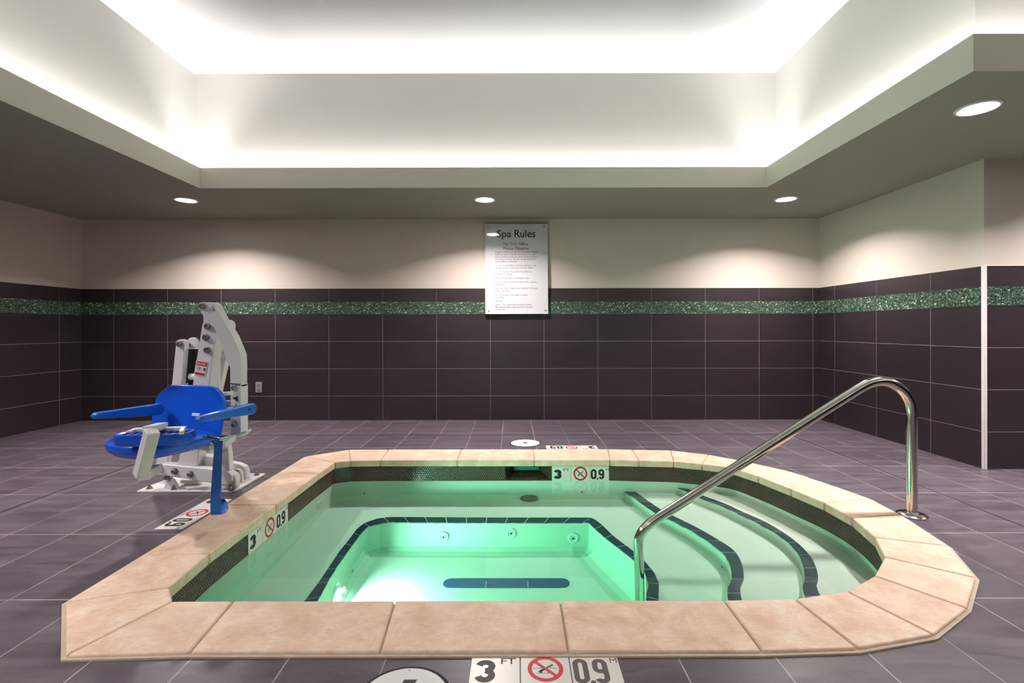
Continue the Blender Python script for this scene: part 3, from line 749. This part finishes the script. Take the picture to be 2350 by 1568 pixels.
# underwater lamps: one at the lens, one unseen added nearer to brighten the footwell
for c, e, sz in ((LP[0], 30.0, .09), (LP[0] + Vector((0, -.25, 0)), 16, .08)):
    l = bpy.data.lights.new('underwater_lamp', 'AREA'); l.shape = 'DISK'; l.size = sz; l.energy = e; l.color = (.68, 1, .85)
    o = bpy.data.objects.new('underwater_lamp', l); COL.objects.link(o); o.location = c + lampn * .07 + Z3 * .05
    o.rotation_euler = lampn.to_track_quat('-Z', 'Y').to_euler()

# ------------------------------------------------------------------ pool lift
lf = thing('pool_lift', (-2.1, 3.28, 0), 'white metal pool lift with blue plastic seat beside the spa', 'pool lift')
WM = M['white_metal']
def pr(name, P, Y, t, mat=None, parent=lf, bevel=.004, seg=2, smooth=False):
    bm = BM(); prism(bm, [at(*p, Y) for p in P], (0, t, 0)); return link(name, bm, mat or WM, parent, bevel=bevel, seg=seg)
def rnd(cx, cy, r, a0, a1, n=10): return [(cx + r*math.cos(math.radians(a0+(a1-a0)*i/n)), cy + r*math.sin(math.radians(a0+(a1-a0)*i/n))) for i in range(n+1)]
def bolt(px, py, Y, r=.017, parent=lf, n=(0, -1, 0)):
    bm = BM(); lathe(bm, at(px, py, Y), n, [(r*1.25, -.002), (r*1.25, .003), (r, .004), (r, .012), (r*.8, .016), (0, .016)], 6); link('bolt', bm, M['bolt'], parent)
# floor plate
bm = BM(); prism(bm, [Vector(p) for p in ((-2.415, 3.10, .001), (-1.815, 3.10, .001), (-1.79, 3.13, .001), (-1.79, 3.47, .001), (-2.36, 3.47, .001), (-2.415, 3.2, .001))], (0, 0, .012))
bp_ = link('base_plate', bm, WM, lf, bevel=.002)
for x, y in ((-2.365, 3.14), (-2.20, 3.13), (-1.86, 3.14), (-1.83, 3.43), (-2.3, 3.43)):
    bm = BM(); lathe(bm, (x, y, .013), (0, 0, 1), [(.022, 0), (.022, .003), (.014, .003), (.014, .014), (.007, .014), (.007, .026), (0, .026)], 6); link('anchor_bolt', bm, M['bolt'], bp_)
# left thin strut
pr('strut', [(352,1085)] + [(393,893), (404,785)] + rnd(413, 787, 10.5, 190, 360) + [(414,893),(376,1088)], 3.17, .045)
bolt(412, 787, 3.165)
# knob and pin at the actuator head
pr('actuator_clevis', [(431,796)] + rnd(439, 783, 10.5, 175, 365) + [(451,796)], 3.26, .04)
bm = BM(); cyl(bm, at(425, 788, 3.20), at(434, 788, 3.27), .012, 14); link('pin', bm, M['black'], lf)
ac = pr('actuator', [(428,797),(453,797),(452,850),(443,895),(408,1040),(392,1036),(417,893)], 3.24, .07, M['black'], bevel=.008)
bm = BM(); cyl(bm, at(436, 862, 3.215), at(452, 862, 3.215), .022, 16); link('motor_collar', bm, M['white_plastic'], lf)
bm = BM(); tube(bm, [at(428, 876, 3.22), at(420, 930, 3.22), at(412, 990, 3.22)], .013, 14); link('piston_rod', bm, M['steel'], lf, smooth=True)
bm = BM(); bar(bm, at(428, 797, 3.235), at(455, 797, 3.235), .07, .006); link('head_plate', bm, M['white_plastic'], lf)
# main mast
pr('mast', [(404,1085),(440,893),(461,760),(464,742)] + rnd(480, 743, 15, 200, 345) + [(497,760),(478,893),(447,1090)], 3.11, .085)
for p in ((476,746),(472,772),(475,801)): bolt(*p, 3.105, .018)
# rear twin mast
pr('rear_mast', [(474,1080),(491,893),(500,830),(507,760)] + rnd(519, 745, 13, 200, 360) + [(529,775),(503,893),(490,1080)], 3.40, .05)
bm = BM(); cyl(bm, at(490, 800, 3.16), at(506, 800, 3.44), .02, 16); link('cross_tube', bm, WM, lf, smooth=True)
bm = BM(); cyl(bm, at(497, 770, 3.32), at(501, 1060, 3.32), .020, 16); link('gas_strut', bm, WM, lf, smooth=True)
# boom
boom = pr('boom', rnd(468, 702, 10.5, 100, 270, 8) + [(484,691.5),(492,695),(510,731),(533,768),(551,812),(552,832),(552,886),(528,878),(528,842),(519,822),(500,770),(490,746),(478,740),(467,738),(466,722),(461,712)], 3.02, .075, bevel=.005)
bolt(464, 700, 3.015, .017)
pr('boom_recess_shade', [(487,699),(487,711),(494,711)], 3.017, .004, plain('shadow grey recess', (.25, .25, .25), .6), bevel=0)  # grey triangle painted as the shade of a recess in the boom
pr('boom_tube', [(528,879),(552,881),(552,1002),(528,1006)], 3.02, .085, bevel=.004)
for p in ((537,888),(537,931),(538,973)): bolt(*p, 3.013, .016)
pr('hole', [(533,911),(545,907),(545,921)], 3.015, .004, M['dark'], bevel=0)
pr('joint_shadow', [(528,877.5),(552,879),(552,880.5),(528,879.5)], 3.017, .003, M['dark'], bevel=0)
# danger label
lb = pr('danger_label', [(450,825),(476,829),(470,863),(445,858)], 3.107, .002, M['white_plastic'], bevel=0)
pr('red_band', [(451,826),(475,830),(474,839),(449.5,835)], 3.105, .0015, M['red'], lb, bevel=0)
pr('red_bar', [(447.5,851),(469.5,855.5),(468.5,860.5),(446.5,856)], 3.105, .0015, M['red'], lb, bevel=0)
def ltext(s, px, py, w, h, mat, name):
    bm = glyph(s, w, h, .001); c = at(px, py, 3.1035); U = Vector((1, 0, -.16)).normalized(); place(bm, c, U, Vector((0, -1, 0)).cross(U) * 1, 0, 0, 0.0008); link(name, bm, mat, lb)
ltext('DANGER', 462, 832.5, .058, .013, M['white_plastic'], 'warning_text')
ltext('KEEP\nOFF', 456.5, 843.5, .026, .020, M['ink'], 'warning_text')
pr('pictogram', [(467,841),(471,843),(470,850),(466,848)], 3.105, .0015, M['ink_soft'], lb, bevel=0)
# lower link arm and brackets on the plate
pr('link_arm', rnd(366, 1074, 10, 90, 270, 6) + [(380,1063),(420,1068),(470,1073),(522,1080),(532,1090),(530,1104),(520,1112),(460,1103),(400,1093),(372,1088)], 3.09, .06, bevel=.005)
for p in ((366,1074),(400,1079),(436,1086)): bolt(*p, 3.085, .017)
pr('mast_foot', [(404,1060),(425,1045),(470,1045),(500,1050),(512,1080),(430,1082)], 3.16, .07)
pr('front_bracket', [(376,1094),(398,1096),(410,1118),(412,1126),(372,1126),(378,1108)], 3.13, .012)
bolt(383, 1093, 3.12, .016)
pr('rear_bracket', [(360,1112),(385,1092),(392,1100),(392,1118)], 3.24, .012)
pr('hydraulic_body', [(411,1098),(455,1099),(455,1110),(411,1108)], 3.20, .05, WM, bevel=.01)
pr('cheek', [(510,1080),(528,1082),(538,1088),(541,1098),(540,1118),(530,1128),(515,1120)], 3.11, .05, bevel=.006)
bolt(529, 1118, 3.085, .018)
pr('rear_cheek', [(522,1058),(545,1063),(560,1070),(565,1082),(565,1096),(557,1103),(549,1088),(540,1078),(524,1082)], 3.33, .05, bevel=.006)
pr('cheek_plate', [(528,1104),(534,1084),(541,1075),(549,1076),(554,1084),(556,1108),(530,1113)], 3.27, .02, bevel=.004)
bolt(540, 1083, 3.26, .019)
pr('upright_cheek', [(508,1012),(519,1010),(524,1040),(526,1078),(512,1100),(508,1060)], 3.10, .05, bevel=.005)
pr('inner_web', [(452,1040),(500,1040),(508,1085),(470,1078),(455,1082)], 3.22, .02)

# the seat: its own frame. f = forward, r = towards the viewer's right
f = Vector((-.342, -.940, 0)); rr = Vector((.940, -.342, 0)); SC = Vector((-1.865, 2.60, 0)); BA = -.118
def L3(a, b, z): return SC + rr * a + f * b + Z3 * z
def superloop(cx, cb, hx, hb, z, e=3.2, n=40, tilt=0):
    o = []
    for i in range(n):
        t = 2*PI*i/n; c, s = math.cos(t), math.sin(t)
        a = cx + hx * abs(c)**(2/e) * (1 if c >= 0 else -1); b = cb + hb * abs(s)**(2/e) * (1 if s >= 0 else -1)
        o.append((a, b, z + tilt * b))
    return o
def loft(bm, rings, close=True):
    R = [[bm.verts.new(L3(*p)) for p in r] for r in rings]; n = len(R[0])
    for A, B in zip(R, R[1:]):
        for i in range(n): bm.faces.new((A[i], A[(i+1) % n], B[(i+1) % n], B[i]))
    bm.faces.new(R[0][::-1]); bm.faces.new(R[-1])
# seat pan (rounded slab with a dished top)
zs = .472
bm = BM(); loft(bm, [superloop(0, .02, .11, .14, zs-.075), superloop(0, .02, .165, .185, zs-.068), superloop(0, .02, .198, .210, zs-.040), superloop(0, .02, .206, .216, zs-.015), superloop(0, .02, .198, .21, zs), superloop(0, .02, .17, .18, zs-.004), superloop(0, .01, .10, .12, zs-.014)])
seat = link('seat', bm, M['blue'], lf, smooth=True, angle=80)
# backrest: curved shell
bm = BM(); nu, nv = 22, 14; gF = []; gB = []
for j in range(nv + 1):
    v = j / nv; z = .40 + .305 * v
    half = .280 * (1 - .0 * v)
    if v > .62: half = .280 * (1 - .36 * ((v - .62) / .38) ** 2.6)
    if v < .2: half = .280 * (1 - .10 * (1 - v/.2) ** 2)
    ra, rb = [], []
    for i in range(nu + 1):
        u = -1 + 2 * i / nu
        a = u * half; b = -.215 - .05 * v + .055 * abs(u) ** 2.6 * (1 - .2*v) 
        ra.append(bm.verts.new(L3(a + BA, b, z))); rb.append(bm.verts.new(L3(a + BA, b - .022, z)))
    gF.append(ra); gB.append(rb)
for j in range(nv):
    for i in range(nu):
        bm.faces.new((gF[j][i], gF[j][i+1], gF[j+1][i+1], gF[j+1][i])); bm.faces.new((gB[j][i], gB[j+1][i], gB[j+1][i+1], gB[j][i+1]))
for j in range(nv):
    bm.faces.new((gF[j][0], gF[j+1][0], gB[j+1][0], gB[j][0])); bm.faces.new((gF[j][nu], gB[j][nu], gB[j+1][nu], gF[j+1][nu]))
for i in range(nu):
    bm.faces.new((gF[0][i], gB[0][i], gB[0][i+1], gF[0][i+1])); bm.faces.new((gF[nv][i], gF[nv][i+1], gB[nv][i+1], gB[nv][i]))
back = link('backrest', bm, M['blue'], lf, smooth=True, bevel=.006, seg=2, angle=50)
bm = BM(); bar(bm, L3(-.118, -.228, .541), L3(-.055, -.228, .541), .010, .016); link('back_slot', bm, M['white_plastic'], back, bevel=.002)
bm = BM(); bar(bm, L3(-.122, -.226, .530), L3(-.05, -.226, .527), .012, .010); link('slot_lip', bm, M['blue'], back, bevel=.002)
# armrests
def arm(a, b, wa, wb, th):
    bm = BM(); a, b = Vector(a), Vector(b); d = (b - a).normalized(); side = d.cross(Z3).normalized(); up = side.cross(d)
    prof = [(0, -wa/2), (0, wa/2)] ; Lh = (b - a).length
    P = [a + up*(wa/2*math.sin(t)) - d*(wa/2*math.cos(t)) for t in (math.radians(x) for x in range(-90, 91, 18))] + [b + up*wb/2, b + d*wb*.4 + up*wb*.2, b + d*wb*.4 - up*wb*.3, b - up*wb/2]
    prism(bm, [p - side*th/2 for p in P], side*th)
    return link('armrest', bm, M['blue_arm'], lf, bevel=.006, seg=2)
ra = arm(at(574, 936.5, 2.70), at(456, 960, 2.36), .062, .026, .035)
bm = BM(); c = at(572, 937, 2.675); cyl(bm, c + Vector((.0, -.012, 0)), c + Vector((0, .002, 0)), .008, 16); link('pivot_hole', bm, M['dark'], ra)
arm(at(362, 937, 2.86), at(219, 951, 2.50), .066, .032, .035)
# bracket from the boom to the chair
pr('seat_bracket', [(510,1008),(528,1000),(565,986),(565,992),(530,1008),(512,1016)], 2.99, .06)
bm = BM(); bar(bm, at(528, 900, 3.0), at(512, 902, 2.86), .04, .02); link('back_clamp', bm, WM, lf, bevel=.003)
bm = BM(); bar(bm, at(530, 936, 3.0), at(512, 938, 2.86), .04, .02); link('back_clamp', bm, WM, lf, bevel=.003)
bm = BM(); bar(bm, at(535, 1000, 3.02), at(505, 1022, 2.70), .05, .03); link('seat_bracket', bm, WM, lf, bevel=.003)
bm = BM(); bar(bm, L3(-.15+BA, -.33, .60), L3(.2+BA, -.33, .60), .03, .03); bar(bm, L3(-.272+BA, -.235, .50), L3(-.25+BA, -.26, .64), .02, .03); link('back_frame', bm, WM, lf, bevel=.003)
bm = BM(); bar(bm, L3(0, -.25, .385), L3(0, .08, .385), .05, .03); bar(bm, L3(-.10, -.15, .385), L3(.14, -.15, .385), .035, .03); link('seat_frame', bm, WM, lf, bevel=.003)
# folded footrest
YQ = 2.22
fr0 = at(322, 1088, 2.26); fr1 = at(349, 986, 2.20)
bm = BM(); bar(bm, fr0, fr1, .05, .05); ft = link('footrest_tube', bm, WM, lf, bevel=.004)
bm = BM(); bar(bm, at(333, 1097.5, 2.26), at(333, 1098.5, 2.26), .001, .001)
bm.free()
dd = (fr1 - fr0).normalized()
bm = BM(); bar(bm, fr0 - dd*.001, fr0 + dd*.002, .036, .036); link('tube_opening', bm, M['dark'], ft)
bm = BM(); bar(bm, at(328, 1090, 2.30), at(362, 1072, 2.62), .042, .042); link('footrest_hinge', bm, WM, lf, bevel=.003)
bm = BM(); bar(bm, at(341, 983, 2.21), at(372, 974, 2.40), .048, .03); link('footrest_neck', bm, WM, lf, bevel=.003)
bm = BM(); bar(bm, at(306, 984, 2.36), at(424, 981, 2.36), .03, .018); bar(bm, at(420, 981, 2.36), at(416, 991, 2.30), .02, .018); bar(bm, at(309, 984, 2.36), at(294, 989, 2.30), .02, .012); link('footrest_crossbar', bm, WM, lf, bevel=.003)
# ribbed footplate lying on the seat
za = .497
Q = []
bm = BM()
def fl(a, b, z): return Vector(at(357, 1003, 2.34)) * Vector((1, 1, 0)) + Vector((.985, .17, 0)).normalized() * a + Vector((.17, -.985, 0)).normalized() * b + Z3 * z
def floop(hx, hb, z, e=3.4, n=40):
    o = []
    for i in range(n):
        t = 2*PI*i/n; c, s = math.cos(t), math.sin(t)
        o.append(bm.verts.new(fl(hx*abs(c)**(2/e)*(1 if c >= 0 else -1), hb*abs(s)**(2/e)*(1 if s >= 0 else -1), z)))
    return o
R = [floop(.148, .055, .492), floop(.163, .066, .498), floop(.167, .070, .530), floop(.162, .066, .546), floop(.152, .057, .5475), floop(.146, .051, .542)]
for A, B in zip(R, R[1:]):
    for i in range(40): bm.faces.new((A[i], A[(i+1) % 40], B[(i+1) % 40], B[i]))
bm.faces.new(R[0][::-1]); bm.faces.new(R[-1])
fp = link('footplate', bm, M['blue'], lf, smooth=True, angle=60)
bm = BM()
for i in range(9):
    a = -.124 + i * .031; bar(bm, fl(a, -.045, .5445), fl(a, .045, .5445), .010, .007)
link('tread_rib', bm, M['blue'], fp, bevel=.002)
# belt: buckle at the seat side, webbing hanging to the coping
bk = at(500, 1003, 2.50)
bm = BM(); bar(bm, at(484, 998, 2.50), at(516, 1005, 2.45), .05, .016); link('buckle', bm, M['steel'], lf, bevel=.004)
bm = BM(); bar(bm, at(470, 999, 2.55), at(490, 1002, 2.5), .03, .008); link('buckle_tongue', bm, M['black'], lf, bevel=.003)
def ribbon(P, Y, w_px, th=.004):
    bm = BM(); prev = None
    for (x, y, w, dy) in P:
        a = at(x - w/2, y, Y + dy); b = at(x + w/2, y, Y + dy)
        q = [bm.verts.new(p) for p in (a, b, b + Vector((0, th, 0)), a + Vector((0, th, 0)))]
        if prev:
            for i in range(4): bm.faces.new((prev[i], prev[(i+1) % 4], q[(i+1) % 4], q[i]))
        else: bm.faces.new(q[::-1])
        prev = q
    bm.faces.new(prev); return bm
YT = 2.46
bm = ribbon([(502,1005,20,0),(500,1012,20,-.01),(500,1025,18,0),(499,1045,19,.0),(497,1080,21,.0),(495.5,1110,22,0),(494,1140,23,0),(493.5,1160,23,0),(493.5,1174,23,.0)], YT, 20)
link('belt_strap', bm, M['strap'], lf)
# looped end of the strap
a0, a1 = at(482, 1172, YT), at(505, 1172, YT)
loopP = [at(493.5, 1172, YT)]
bm = BM(); hwid = (a1 - a0).length / 2
prof = [(505,1172,2.46),(505,1179,2.47),(510,1178,2.50),(521,1166,2.55),(517,1150,2.57),(513,1145,2.57)]
prev = None
for x, y, Y in prof:
    c = at(x, y, Y); d = Vector((-.92, -.02, -.06 if y > 1170 else 0)) * (hwid * 2 if Y < 2.48 else .035)
    q = [bm.verts.new(c), bm.verts.new(c + d), bm.verts.new(c + d + Vector((.002, .003, .003))), bm.verts.new(c + Vector((.002, .003, .003)))]
    if prev:
        for i in range(4): bm.faces.new((prev[i], prev[(i+1) % 4], q[(i+1) % 4], q[i]))
    prev = q
link('belt_loop', bm, M['strap'], lf)
bm = BM(); prism(bm, [at(504, 1173, 2.455), at(507, 1178, 2.47), at(513, 1176, 2.5), at(522, 1166, 2.53), at(517, 1148, 2.55), at(507, 1157, 2.52)], (.003, .004, 0)); link('belt_fold', bm, M['blue_arm'], lf)

# ------------------------------------------------------------------ world and view
wd = bpy.data.worlds.new('world'); S.world = wd; wd.use_nodes = True
wd.node_tree.nodes['Background'].inputs[0].default_value = (.5, .5, .5, 1); wd.node_tree.nodes['Background'].inputs[1].default_value = .05
S.view_settings.view_transform = 'Standard'; S.view_settings.look = 'None'; S.view_settings.gamma = 1; S.view_settings.use_curve_mapping = False
S.view_settings.exposure = 0.2
S.cycles.max_bounces = 8; S.cycles.diffuse_bounces = 3; S.cycles.glossy_bounces = 3; S.cycles.transparent_max_bounces = 8
S.cycles.use_adaptive_sampling = True; S.cycles.adaptive_threshold = .07; S.cycles.adaptive_min_samples = 16; S.cycles.volume_bounces = 0
S.cycles.use_denoising = True
S.cycles.sample_clamp_indirect = 6
S.cycles.use_light_tree = False
S.cycles.blur_glossy = .5
